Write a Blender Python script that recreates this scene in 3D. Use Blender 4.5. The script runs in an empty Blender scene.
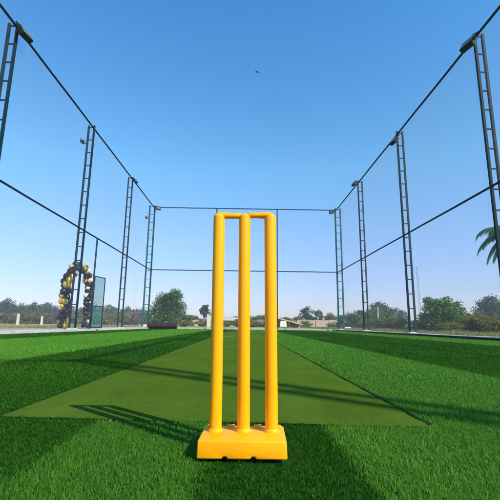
import bpy, bmesh, math, random
import numpy as np
from mathutils import Vector, Matrix

S = bpy.context.scene
COL = S.collection
rnd = random.Random(7)
PI = math.pi

# ------------------------------------------------------------------ camera
FPX = 384.5
HC = 0.405                                   # the phone is held low over the turf
TH = 0.1929
PSI = 0.014
ROLL = 0.012
F = Vector((math.sin(PSI) * math.cos(TH), math.cos(PSI) * math.cos(TH), math.sin(TH)))
R0 = Vector((math.cos(PSI), -math.sin(PSI), 0))
U0 = R0.cross(F)
RV = R0 * math.cos(ROLL) + U0 * math.sin(ROLL)
UV = -R0 * math.sin(ROLL) + U0 * math.cos(ROLL)
EYE = Vector((0, 0, HC))
cd = bpy.data.cameras.new('camera')
cam = bpy.data.objects.new('camera', cd)
COL.objects.link(cam)
cd.sensor_width = 36
cd.lens = 36 * FPX / 500
cd.clip_start = 0.05
cd.clip_end = 6000
cam.matrix_world = Matrix((
    (RV.x, UV.x, -F.x, EYE.x), (RV.y, UV.y, -F.y, EYE.y), (RV.z, UV.z, -F.z, EYE.z), (0, 0, 0, 1)))
S.camera = cam


def W(px, py, y):
    """point seen at photo pixel (px, py), at forward distance y"""
    d = F + RV * ((px - 250) / FPX) + UV * ((250 - py) / FPX)
    return EYE + d * (y / d.y)


# ------------------------------------------------------------------ materials
def mat(name):
    m = bpy.data.materials.new(name)
    m.use_nodes = True
    nt = m.node_tree
    return m, nt, nt.nodes['Principled BSDF']


def simple(name, col, rough=0.6, var=0.12, scale=8.0, metal=0.0, bump=0.0, spec=0.5):
    m, nt, p = mat(name)
    N, L = nt.nodes, nt.links
    tc = N.new('ShaderNodeTexCoord')
    no = N.new('ShaderNodeTexNoise')
    no.inputs['Scale'].default_value = scale
    no.inputs['Detail'].default_value = 5
    L.new(tc.outputs['Object'], no.inputs['Vector'])
    cr = N.new('ShaderNodeValToRGB')
    cr.color_ramp.elements[0].position = 0.3
    cr.color_ramp.elements[1].position = 0.7
    cr.color_ramp.elements[0].color = tuple(c * (1 - var) for c in col) + (1,)
    cr.color_ramp.elements[1].color = tuple(min(1, c * (1 + var)) for c in col) + (1,)
    L.new(no.outputs['Fac'], cr.inputs['Fac'])
    L.new(cr.outputs['Color'], p.inputs['Base Color'])
    p.inputs['Roughness'].default_value = rough
    p.inputs['Metallic'].default_value = metal
    p.inputs['Specular IOR Level'].default_value = spec
    if bump:
        b = N.new('ShaderNodeBump')
        b.inputs['Strength'].default_value = bump
        b.inputs['Distance'].default_value = 0.02
        L.new(no.outputs['Fac'], b.inputs['Height'])
        L.new(b.outputs['Normal'], p.inputs['Normal'])
    return m


def leafmat(name, dark, light, transl=0.35, rough=0.5, spec=0.3):
    """leaf or blade: colour runs from dark to light along the 'tone' attribute"""
    m, nt, p = mat(name)
    N, L = nt.nodes, nt.links
    at = N.new('ShaderNodeAttribute')
    at.attribute_name = 'tone'
    cr = N.new('ShaderNodeValToRGB')
    cr.color_ramp.elements[0].color = tuple(dark) + (1,)
    cr.color_ramp.elements[1].color = tuple(light) + (1,)
    L.new(at.outputs['Fac'], cr.inputs['Fac'])
    L.new(cr.outputs['Color'], p.inputs['Base Color'])
    p.inputs['Roughness'].default_value = rough
    p.inputs['Specular IOR Level'].default_value = spec
    tr = N.new('ShaderNodeBsdfTranslucent')
    L.new(cr.outputs['Color'], tr.inputs['Color'])
    mx = N.new('ShaderNodeMixShader')
    mx.inputs[0].default_value = transl
    L.new(p.outputs[0], mx.inputs[1])
    L.new(tr.outputs[0], mx.inputs[2])
    L.new(mx.outputs[0], N['Material Output'].inputs['Surface'])
    return m


M = {}
M['yellow'] = simple('yellow_plastic', (0.95, 0.375, 0.0005), 0.50, 0.06, 9, spec=0.22)
def scuff(m):
    nt = m.node_tree
    N, L = nt.nodes, nt.links
    p = N['Principled BSDF']
    src = p.inputs['Base Color'].links[0].from_socket
    tc = N.new('ShaderNodeTexCoord')
    mp = N.new('ShaderNodeMapping')
    mp.inputs['Rotation'].default_value = (0.4, 0.3, 0.2)
    mp.inputs['Scale'].default_value = (1, 1, 0.35)
    no = N.new('ShaderNodeTexNoise')
    no.inputs['Scale'].default_value = 60
    no.inputs['Detail'].default_value = 8
    no.inputs['Roughness'].default_value = 0.65
    L.new(tc.outputs['Object'], mp.inputs[0])
    L.new(mp.outputs[0], no.inputs['Vector'])
    mr = N.new('ShaderNodeMapRange')
    mr.inputs['From Min'].default_value = 0.62
    mr.inputs['From Max'].default_value = 0.74
    mr.inputs['To Max'].default_value = 0.42
    L.new(no.outputs['Fac'], mr.inputs['Value'])
    mx = N.new('ShaderNodeMixRGB')
    mx.inputs[2].default_value = (0.62, 0.24, 0.02, 1)
    L.new(mr.outputs[0], mx.inputs[0])
    L.new(src, mx.inputs[1])
    L.new(mx.outputs[0], p.inputs['Base Color'])
    rr = N.new('ShaderNodeMapRange')
    rr.inputs['To Min'].default_value = 0.36
    rr.inputs['To Max'].default_value = 0.66
    L.new(no.outputs['Fac'], rr.inputs['Value'])
    L.new(rr.outputs[0], p.inputs['Roughness'])


scuff(M['yellow'])
M['paint'] = simple('green_paint', (0.0012, 0.018, 0.028), 0.65, 0.25, 3, spec=0.15)
M['paint_lit'] = simple('green_paint_lit', (0.001, 0.070, 0.072), 0.6, 0.25, 3, spec=0.15)  # post paint again, with the light on the corner posts put into its colour
M['rail'] = simple('rail_paint', (0.0015, 0.016, 0.028), 0.65, 0.25, 3, spec=0.15)
M['net'] = simple('net_cord', (0.26, 0.29, 0.38), 0.8, 0.05)
M['gatenet'] = simple('gate_mesh', (0.02, 0.17, 0.17), 0.7, 0.1)
M['concrete'] = simple('concrete', (0.42, 0.40, 0.36), 0.85, 0.22, 2.5, bump=0.3)
M['whitebase'] = simple('whitewash', (0.75, 0.74, 0.70), 0.8, 0.12, 9)
M['lampbody'] = simple('lamp_body', (0.010, 0.016, 0.015), 0.65, 0.2, spec=0.15)
M['lampfin'] = simple('lamp_fin', (0.016, 0.026, 0.024), 0.65, 0.2, spec=0.15)
M['lens'] = simple('lamp_lens', (0.10, 0.12, 0.10), 0.25, 0.05)
M['black_b'] = simple('black_balloon', (0.004, 0.004, 0.005), 0.34, 0.1)
M['gold_b'] = simple('gold_balloon', (0.62, 0.40, 0.055), 0.25, 0.08, metal=0.25)
M['cream_b'] = simple('cream_balloon', (0.72, 0.55, 0.40), 0.3, 0.06)
M['bark'] = simple('bark', (0.13, 0.09, 0.06), 0.9, 0.35, 12, bump=0.5)
M['rollback'] = simple('carpet_backing', (0.026, 0.009, 0.008), 0.9, 0.4, 6, bump=0.4)
M['tan'] = simple('tan_sheet', (0.50, 0.36, 0.19), 0.7, 0.15, 3)
M['tan_wall'] = simple('limewashed_wall', (0.36, 0.31, 0.25), 0.85, 0.15, 1.5)
M['edge_shade'] = simple('mat_edge_shade', (0.006, 0.022, 0.003), 0.95, 0.3, 20, spec=0.05)  # shade at the mat edges, put in as a near-black green
M['crease'] = simple('crease_paint', (0.22, 0.26, 0.03), 0.9, 0.35, 5)
M['wood'] = simple('old_wood', (0.16, 0.09, 0.05), 0.85, 0.3, 5)
M['steelgrey'] = simple('pole_steel', (0.30, 0.35, 0.42), 0.6, 0.15)
M['bird'] = simple('bird_feather', (0.012, 0.014, 0.018), 0.7, 0.2)
M['whitepaint'] = simple('white_paint', (0.55, 0.50, 0.41), 0.7, 0.1, 6)
M['ropewhite'] = simple('insulator', (0.4, 0.42, 0.44), 0.4, 0.1)

M['leaf_mid'] = leafmat('leaf_mid', (0.020, 0.062, 0.012), (0.115, 0.215, 0.040))
M['leaf_dark'] = leafmat('leaf_dark', (0.012, 0.045, 0.018), (0.055, 0.130, 0.042))
M['leaf_bright'] = leafmat('leaf_bright', (0.030, 0.105, 0.010), (0.15, 0.33, 0.030))
M['leaf_olive'] = leafmat('leaf_olive', (0.065, 0.085, 0.010), (0.24, 0.24, 0.040))
M['leaf_dry'] = leafmat('leaf_dry', (0.085, 0.065, 0.025), (0.24, 0.17, 0.075))
M['palm'] = leafmat('palm_leaf', (0.010, 0.060, 0.018), (0.06, 0.20, 0.040))
M['dry_grass'] = leafmat('dry_grass', (0.11, 0.14, 0.025), (0.30, 0.28, 0.08))

# turf rolls come in two greens; edges of the 3.6 m rolls in metres across the pitch
TURF_DARK = (0.008, 0.075, 0.003)
TURF_LIGHT = (0.065, 0.215, 0.014)
M['blade'] = leafmat('turf_blade', (0.003, 0.050, 0.001), (0.125, 0.345, 0.022), 0.36, 0.6, 0.16)
EDGES = [(-99, 0.28), (-5.7, 0.58), (-2.45, 0.26), (-0.60, 0.41), (-0.12, 0.17), (0.33, 0.50), (2.05, 0.28), (5.7, 0.56)]


def stripe_tone(x):
    t = np.zeros_like(x)
    for a, v in EDGES:
        t = np.where(x > a, v, t)
    return t


def turf_mat():
    m, nt, p = mat('turf_backing')
    N, L = nt.nodes, nt.links
    tc = N.new('ShaderNodeTexCoord')
    sx = N.new('ShaderNodeSeparateXYZ')
    L.new(tc.outputs['Object'], sx.inputs[0])
    mr = N.new('ShaderNodeMapRange')
    mr.inputs['From Min'].default_value = -10
    mr.inputs['From Max'].default_value = 10
    L.new(sx.outputs['X'], mr.inputs['Value'])
    cr = N.new('ShaderNodeValToRGB')
    cr.color_ramp.interpolation = 'CONSTANT'
    e = cr.color_ramp.elements
    def c(v):
        k = (v - 0.18) / 0.50
        return tuple(TURF_DARK[i] + (TURF_LIGHT[i] - TURF_DARK[i]) * k for i in range(3)) + (1,)
    e[0].position = 0
    e[0].color = c(EDGES[0][1])
    e[1].position = (EDGES[1][0] + 10) / 20
    e[1].color = c(EDGES[1][1])
    for a, v in EDGES[2:]:
        n = e.new((a + 10) / 20)
        n.color = c(v)
    L.new(mr.outputs[0], cr.inputs['Fac'])
    no = N.new('ShaderNodeTexNoise')
    no.inputs['Scale'].default_value = 55
    no.inputs['Detail'].default_value = 6
    L.new(tc.outputs['Object'], no.inputs['Vector'])
    n2 = N.new('ShaderNodeTexNoise')
    n2.inputs['Scale'].default_value = 0.9
    n2.inputs['Detail'].default_value = 4
    L.new(tc.outputs['Object'], n2.inputs['Vector'])
    ma = N.new('ShaderNodeMath')
    ma.operation = 'MULTIPLY'
    L.new(no.outputs['Fac'], ma.inputs[0])
    L.new(n2.outputs['Fac'], ma.inputs[1])
    m2 = N.new('ShaderNodeMapRange')
    m2.inputs['From Min'].default_value = 0.12
    m2.inputs['From Max'].default_value = 0.38
    m2.inputs['To Min'].default_value = 0.55
    m2.inputs['To Max'].default_value = 1.25
    L.new(ma.outputs[0], m2.inputs['Value'])
    mx = N.new('ShaderNodeVectorMath')
    mx.operation = 'SCALE'
    L.new(cr.outputs['Color'], mx.inputs[0])
    L.new(m2.outputs[0], mx.inputs['Scale'])
    L.new(mx.outputs[0], p.inputs['Base Color'])
    p.inputs['Roughness'].default_value = 0.85
    p.inputs['Specular IOR Level'].default_value = 0.15
    return m


def ground_mat(name, c1, c2, c3, s1, s2, rough=0.95, spec=0.1):
    m, nt, p = mat(name)
    N, L = nt.nodes, nt.links
    tc = N.new('ShaderNodeTexCoord')
    a = N.new('ShaderNodeTexNoise')
    a.inputs['Scale'].default_value = s1
    a.inputs['Detail'].default_value = 6
    b = N.new('ShaderNodeTexNoise')
    b.inputs['Scale'].default_value = s2
    b.inputs['Detail'].default_value = 5
    L.new(tc.outputs['Object'], a.inputs['Vector'])
    L.new(tc.outputs['Object'], b.inputs['Vector'])
    cr = N.new('ShaderNodeValToRGB')
    cr.color_ramp.elements[0].position = 0.35
    cr.color_ramp.elements[1].position = 0.65
    cr.color_ramp.elements[0].color = c1 + (1,)
    cr.color_ramp.elements[1].color = c2 + (1,)
    L.new(a.outputs['Fac'], cr.inputs['Fac'])
    mr = N.new('ShaderNodeMapRange')
    mr.inputs['From Min'].default_value = 0.45
    mr.inputs['From Max'].default_value = 0.7
    L.new(b.outputs['Fac'], mr.inputs['Value'])
    mx = N.new('ShaderNodeMixRGB')
    mx.inputs[2].default_value = c3 + (1,)
    L.new(mr.outputs[0], mx.inputs[0])
    L.new(cr.outputs['Color'], mx.inputs[1])
    if spec == 0.0:
        w = N.new('ShaderNodeTexNoise')
        w.inputs['Scale'].default_value = 3.2
        w.inputs['Detail'].default_value = 8
        w.inputs['Roughness'].default_value = 0.7
        mpw = N.new('ShaderNodeMapping')
        mpw.inputs['Scale'].default_value = (1.6, 0.55, 1)
        L.new(tc.outputs['Object'], mpw.inputs[0])
        L.new(mpw.outputs[0], w.inputs['Vector'])
        g = N.new('ShaderNodeTexNoise')
        g.inputs['Scale'].default_value = 120
        g.inputs['Detail'].default_value = 3
        L.new(tc.outputs['Object'], g.inputs['Vector'])
        sm = N.new('ShaderNodeMath')
        sm.operation = 'ADD'
        L.new(w.outputs['Fac'], sm.inputs[0])
        L.new(g.outputs['Fac'], sm.inputs[1])
        rg = N.new('ShaderNodeMapRange')
        rg.inputs['From Min'].default_value = 0.7
        rg.inputs['From Max'].default_value = 1.3
        rg.inputs['To Min'].default_value = 0.74
        rg.inputs['To Max'].default_value = 1.26
        L.new(sm.outputs[0], rg.inputs['Value'])
        vs2 = N.new('ShaderNodeVectorMath')
        vs2.operation = 'SCALE'
        L.new(mx.outputs[0], vs2.inputs[0])
        L.new(rg.outputs[0], vs2.inputs['Scale'])
        mx = vs2
    L.new(mx.outputs[0], p.inputs['Base Color'])
    p.inputs['Roughness'].default_value = rough
    p.inputs['Specular IOR Level'].default_value = spec
    bp = N.new('ShaderNodeBump')
    bp.inputs['Strength'].default_value = 0.5
    bp.inputs['Distance'].default_value = 0.006
    L.new(b.outputs['Fac'], bp.inputs['Height'])
    L.new(bp.outputs['Normal'], p.inputs['Normal'])
    return m


M['turf'] = turf_mat()
M['pitch'] = ground_mat('pitch_mat', (0.050, 0.096, 0.008), (0.064, 0.116, 0.012), (0.079, 0.135, 0.018), 1.3, 260, spec=0.0)
M['field'] = ground_mat('dry_field', (0.25, 0.25, 0.06), (0.33, 0.29, 0.11), (0.16, 0.20, 0.04), 0.05, 0.6)
M['path'] = ground_mat('pale_path', (0.36, 0.31, 0.23), (0.44, 0.39, 0.30), (0.30, 0.26, 0.18), 1.0, 6)


def brick_mat():
    m, nt, p = mat('brickwork')
    N, L = nt.nodes, nt.links
    tc = N.new('ShaderNodeTexCoord')
    mp = N.new('ShaderNodeMapping')
    mp.inputs['Rotation'].default_value = (PI / 2, 0, 0)
    b = N.new('ShaderNodeTexBrick')
    b.inputs['Color1'].default_value = (0.36, 0.21, 0.14, 1)
    b.inputs['Color2'].default_value = (0.44, 0.29, 0.20, 1)
    b.inputs['Mortar'].default_value = (0.45, 0.40, 0.34, 1)
    b.inputs['Scale'].default_value = 2.2
    L.new(tc.outputs['Object'], mp.inputs[0])
    L.new(mp.outputs[0], b.inputs['Vector'])
    L.new(b.outputs['Color'], p.inputs['Base Color'])
    p.inputs['Roughness'].default_value = 0.9
    return m


M['brick'] = brick_mat()


# ------------------------------------------------------------------ mesh helpers
class MB:
    def __init__(s):
        s.v, s.f = [], []

    def add(s, vs, fs):
        o = len(s.v)
        s.v += [tuple(v) for v in vs]
        s.f += [tuple(i + o for i in f) for f in fs]
        return s

    def box(s, a, b):
        (x0, y0, z0), (x1, y1, z1) = a, b
        return s.add([(x0, y0, z0), (x1, y0, z0), (x1, y1, z0), (x0, y1, z0), (x0, y0, z1), (x1, y0, z1), (x1, y1, z1), (x0, y1, z1)],
                     [(3, 2, 1, 0), (4, 5, 6, 7), (0, 1, 5, 4), (1, 2, 6, 5), (2, 3, 7, 6), (3, 0, 4, 7)])

    def tube(s, pts, rad, n=10, cap=True):
        pts = [Vector(p) for p in pts]
        if not hasattr(rad, '__len__'):
            rad = [rad] * len(pts)
        prev = None
        rings = []
        for i, p in enumerate(pts):
            t = (pts[min(i + 1, len(pts) - 1)] - pts[max(i - 1, 0)]).normalized()
            if prev is None:
                a = Vector((0, 0, 1)) if abs(t.z) < 0.9 else Vector((1, 0, 0))
                u = t.cross(a).normalized()
            else:
                u = (prev - t * prev.dot(t)).normalized()
            prev = u
            w = t.cross(u)
            rings.append([p + (u * math.cos(2 * PI * k / n) + w * math.sin(2 * PI * k / n)) * rad[i] for k in range(n)])
        vs = [v for r in rings for v in r]
        fs = []
        for i in range(len(pts) - 1):
            for k in range(n):
                k2 = (k + 1) % n
                fs.append((i * n + k, i * n + k2, (i + 1) * n + k2, (i + 1) * n + k))
        if cap:
            fs.append(tuple(reversed(range(n))))
            fs.append(tuple(range((len(pts) - 1) * n, len(pts) * n)))
        return s.add(vs, fs)

    def build(s, name, m, parent=None, smooth=False, bevel=0.0, seg=2):
        me = bpy.data.meshes.new(name)
        me.from_pydata(s.v, [], s.f)
        if bevel:
            bm = bmesh.new()
            bm.from_mesh(me)
            es = [e for e in bm.edges if len(e.link_faces) == 2 and e.calc_face_angle(0) > 0.5]
            bmesh.ops.bevel(bm, geom=es, offset=bevel, segments=seg, affect='EDGES', profile=0.5)
            bm.to_mesh(me)
            bm.free()
        if smooth:
            me.shade_smooth()
            if smooth == 'angle':
                me.set_sharp_from_angle(angle=0.6)
        me.materials.append(m)
        o = bpy.data.objects.new(name, me)
        COL.objects.link(o)
        if parent:
            o.parent = parent
        return o


def tag(o, label=None, cat=None, group=None, kind=None):
    if label:
        o['label'] = label
    if cat:
        o['category'] = cat
    if group:
        o['group'] = group
    if kind:
        o['kind'] = kind
    return o


def empty(name, loc, label, cat, group=None, rz=0):
    o = bpy.data.objects.new(name, None)
    o.empty_display_size = 0.2
    COL.objects.link(o)
    o.location = loc
    o.rotation_euler = (0, 0, rz)
    return tag(o, label, cat, group)


def copy_tree(o, parent=None):
    c = o.copy()
    COL.objects.link(c)
    if parent:
        c.parent = parent
    for ch in list(o.children):
        copy_tree(ch, c)
    return c


def np_mesh(name, verts, faces_n, nper, m, tone=None, parent=None, smooth=False):
    """verts (n,3), faces (k,nper) int, tone (n,) -> one mesh object"""
    me = bpy.data.meshes.new(name)
    nv, nf = len(verts), len(faces_n)
    me.vertices.add(nv)
    me.vertices.foreach_set('co', np.ascontiguousarray(verts, dtype=np.float32).ravel())
    me.loops.add(nf * nper)
    me.loops.foreach_set('vertex_index', np.ascontiguousarray(faces_n, dtype=np.int32).ravel())
    me.polygons.add(nf)
    me.polygons.foreach_set('loop_start', np.arange(0, nf * nper, nper, dtype=np.int32))
    me.update(calc_edges=True)
    if tone is not None:
        a = me.attributes.new('tone', 'FLOAT', 'POINT')
        a.data.foreach_set('value', np.ascontiguousarray(tone, dtype=np.float32))
    if smooth:
        me.shade_smooth()
    me.validate()
    me.materials.append(m)
    o = bpy.data.objects.new(name, me)
    COL.objects.link(o)
    if parent:
        o.parent = parent
    return o


# ------------------------------------------------------------------ the ground
XW = 8.30           # side walls of the cage
Y0, Y1 = -4.65, 33.73  # near and far end of the cage
XT = 8.02           # edge of the turf
ZG = 0.10           # outside ground, level with the kerb


def sheet(name, x0, y0, x1, y1, z, m, nx=1, ny=1):
    b = MB()
    for j in range(ny + 1):
        for i in range(nx + 1):
            b.v.append((x0 + (x1 - x0) * i / nx, y0 + (y1 - y0) * j / ny, z))
    for j in range(ny):
        for i in range(nx):
            q = j * (nx + 1) + i
            b.f.append((q, q + 1, q + nx + 2, q + nx + 1))
    return tag(b.build(name, m), kind='structure')


def ring_ground():
    # one sheet to the horizon with a rectangular opening where the turf basin lies
    b = MB()
    xa, xb, ya, yb = -XT - 0.06, XT + 0.06, Y0 - 1.0, Y1 + 0.76
    B = 4000
    b.v = [(-B, -B, ZG - .004), (B, -B, ZG - .004), (B, B, ZG - .004), (-B, B, ZG - .004),
           (xa, ya, ZG - .004), (xb, ya, ZG - .004), (xb, yb, ZG - .004), (xa, yb, ZG - .004)]
    b.f = [(0, 1, 5, 4), (1, 2, 6, 5), (2, 3, 7, 6), (3, 0, 4, 7)]
    return tag(b.build('field', M['field']), kind='structure')


ring_ground()
sheet('turf', -XT, Y0 - 0.9, XT, Y1 + 0.7, 0.0, M['turf'])
PX0, PX1, PY0, PY1 = -1.043, 0.777, 1.665, 24.5
PSK = -0.065                   # the mat's near end is not quite square
def pitch_end(x):
    return PY0 + PSK * (x - PX1)
b = MB().add([(PX0, pitch_end(PX0), 0.004), (PX1, pitch_end(PX1), 0.004), (PX1, PY1, 0.004), (PX0, PY1, 0.004),
              (PX0, pitch_end(PX0), 0.009), (PX1, pitch_end(PX1), 0.009), (PX1, PY1, 0.009), (PX0, PY1, 0.009)],
             [(3, 2, 1, 0), (4, 5, 6, 7), (0, 1, 5, 4), (1, 2, 6, 5), (2, 3, 7, 6), (3, 0, 4, 7)])
tag(b.build('pitch', M['pitch'], bevel=0.002), kind='structure')
# shade line along both long edges of the mat, laid as dark strips
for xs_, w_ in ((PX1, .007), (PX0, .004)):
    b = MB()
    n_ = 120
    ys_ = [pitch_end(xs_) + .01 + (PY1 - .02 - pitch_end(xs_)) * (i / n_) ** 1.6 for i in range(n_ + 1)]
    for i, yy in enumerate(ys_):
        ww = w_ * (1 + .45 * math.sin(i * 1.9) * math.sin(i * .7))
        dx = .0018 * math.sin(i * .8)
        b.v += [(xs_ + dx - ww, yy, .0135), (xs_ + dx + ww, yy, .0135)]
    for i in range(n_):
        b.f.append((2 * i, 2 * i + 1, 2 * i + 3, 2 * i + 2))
    tag(b.build('pitch_edge_shade', M['edge_shade']), kind='structure')
# worn yellowish crease marks at the far end of the mat
b = MB()
for x0, x1, y0, y1 in ((-.98, -.30, 13.3, 13.55), (-.16, .10, 13.35, 13.5), (.2, .72, 13.3, 13.52), (-.95, .70, 15.0, 15.12)):
    b.add([(x0, y0, .013), (x1, y0, .013), (x1, y1, .013), (x0, y1, .013)], [(0, 1, 2, 3)])
tag(b.build('crease_marking', M['crease']), kind='structure')
# pale kerbs round the turf
for i, (x0, y0, x1, y1) in enumerate([(XT, Y0 - .9, XT + .5, Y1 + .7), (-XT - .5, Y0 - .9, -XT, Y1 + .7), (-XT - .5, Y1 + .7, XT + .5, Y1 + 1.2)]):
    b = MB()
    # kerb cast in bays with narrow joints
    along_y = (y1 - y0) > (x1 - x0)
    L0, L1 = (y0, y1) if along_y else (x0, x1)
    n = int((L1 - L0) / 2.4)
    for k in range(n):
        a0 = L0 + (L1 - L0) * k / n + 0.006
        a1 = L0 + (L1 - L0) * (k + 1) / n - 0.006
        dz = rnd.uniform(-0.006, 0.006)
        if along_y:
            b.box((x0 + 0.004, a0, -0.05), (x1 - 0.004, a1, ZG + 0.012 + dz))
        else:
            b.box((a0, y0 + 0.004, -0.05), (a1, y1 - 0.004, ZG + 0.012 + dz))
    tag(b.build('kerb', M['concrete'], bevel=0.008), kind='structure')
# dark strip added along the foot of the right kerb, covering its inner face
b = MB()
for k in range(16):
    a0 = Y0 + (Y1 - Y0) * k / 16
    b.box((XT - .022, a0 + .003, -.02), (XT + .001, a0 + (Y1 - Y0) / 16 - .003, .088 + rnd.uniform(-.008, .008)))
tag(b.build('kerb_dark_strip', M['lampbody']), kind='structure')
# pale walkway left of the cage and beyond its far end
sheet('path', -XT - 3.2, -12, -XT - 0.505, Y1 + 6, ZG + .002, M['path'])
sheet('path', -XT - 0.4, Y1 + 1.21, 13, Y1 + 5.5, ZG + .004, M['path'])

# ------------------------------------------------------------------ turf blades
rng = np.random.default_rng(11)
SX, SY = 0.005, 1.352          # where the stumps stand
BW, BD, BH = 0.272, 0.185, 0.053
BZ = 0.012                     # base rests on the flattened pile


def blades():
    V, Fc, T = [], [], []
    off = 0
    for (ya, yb, D, w, h) in [(0.70, 1.7, 46000, .0022, .0155), (1.7, 3.0, 24000, .0028, .0170), (3.0, 5.5, 7500, .0048, .021),
                              (5.5, 12, 2000, .009, .023), (12, 20, 600, .017, .025), (20, 35, 220, .032, .027)]:
        hw = min(XT, 0.70 * yb + 1.0)
        n = int(D * 2 * hw * (yb - ya))
        x = rng.uniform(-hw, hw, n)
        y = rng.uniform(ya, yb, n)
        k = np.abs(x) < np.minimum(XT, 0.70 * y + 0.9)
        ov = np.abs(rng.normal(0, 0.006, n)) * (1 + .8 * np.sin(x * 9) * np.sin(y * 7))
        k &= ~((x > PX0 + ov) & (x < PX1 - ov * .3) & (y > PY0 + PSK * (x - PX1) + ov) & (y < PY1 + .004))
        k &= ~((np.abs(x - SX) < BW / 2 + .003) & (y > SY - .106 - .044 * (x - SX)) & (y < SY + .072))
        x, y = x[k], y[k]
        n = len(x)
        tone0 = stripe_tone(x + rng.normal(0, 0.012, n))
        # pile is combed one way on the light rolls, the other on the dark
        lean_dir = np.where(tone0 > 0.4, 1.0, -1.0)
        ang = rng.uniform(0, 2 * PI, n)
        hh = h * rng.uniform(0.65, 1.2, n)
        # tufts: neighbouring blades share a height and lean
        tuft = np.sin(x * 41 + 3 * np.sin(y * 17)) * np.sin(y * 37 + 2 * np.sin(x * 23))
        hh *= 1 + 0.16 * tuft
        front = (np.abs(x - SX) < BW / 2 + .02) & (y > SY - .16) & (y < SY - .10)
        hh = np.where(front, hh * 0.75, hh)
        lx = rng.normal(0, 0.34, n) + 0.2 * tuft
        ly = rng.normal(0, 0.28, n) + 0.36 * lean_dir
        ww = w * rng.uniform(0.7, 1.25, n)
        cx, cy = np.cos(ang) * ww / 2, np.sin(ang) * ww / 2
        z0 = np.full(n, -0.002)
        tip = np.stack([x + lx * hh, y + ly * hh, z0 + hh * 0.95], 1)
        mid = np.stack([x + lx * hh * .35, y + ly * hh * .35, z0 + hh * 0.58], 1)
        c = np.stack([cx, cy, np.zeros(n)], 1)
        base = np.stack([x, y, z0], 1)
        t = np.clip(tone0 + rng.normal(0, 0.13, n) + 0.05 * tuft + 0.06 * np.sin(x * 1.7 + 1) * np.sin(y * 1.3), 0, 1)
        vs = np.stack([base - c, base + c, mid - c * .8, mid + c * .8, tip - c * .12, tip + c * .12], 1).reshape(-1, 3)
        i = off + np.arange(n)[:, None] * 6
        f = np.concatenate([i + np.array([[0, 1, 3, 2]]), i + np.array([[2, 3, 5, 4]])], 0)
        V.append(vs)
        Fc.append(f)
        T.append(np.repeat(t, 6))
        off += n * 6
    o = np_mesh('turf_grass', np.concatenate(V), np.concatenate(Fc), 4, M['blade'], np.concatenate(T), smooth=True)
    tag(o, 'long bright and dark green artificial grass pile around the olive pitch', 'grass', kind='stuff')


blades()

# dry grass over the field outside, thick along the right kerb
def field_tufts():
    n = 60000
    side = rng.random(n)
    y = rng.uniform(6, 60, n)
    x = np.where(side < 0.72, XT + 0.6 + rng.exponential(3.0, n), -XT - 3.3 - rng.exponential(9.0, n))
    k = np.abs(x) < 0.75 * y + 4
    x, y = x[k], y[k]
    n = len(x)
    h = rng.uniform(0.05, 0.22, n) * np.where(x > 0, 0.9, 0.35) * (0.5 + np.abs(np.sin(x * 1.3) * np.sin(y * .7)))
    a = rng.uniform(0, 2 * PI, n)
    w = 0.004 + 0.0006 * y
    c = np.stack([np.cos(a) * w, np.sin(a) * w, np.zeros(n)], 1)
    base = np.stack([x, y, np.full(n, ZG - .01)], 1)
    tip = base + np.stack([rng.normal(0, .35, n) * h, rng.normal(0, .35, n) * h, h], 1)
    vs = np.stack([base - c, base + c, tip], 1).reshape(-1, 3)
    f = np.arange(n)[:, None] * 3 + np.array([[0, 1, 2]])
    t = np.clip(rng.normal(.5, .25, n), 0, 1)
    o = np_mesh('field_grass', vs, f, 3, M['dry_grass'], np.repeat(t, 3))
    tag(o, 'short dry yellowish grass on the field outside the cage', 'grass', kind='stuff')


field_tufts()

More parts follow.
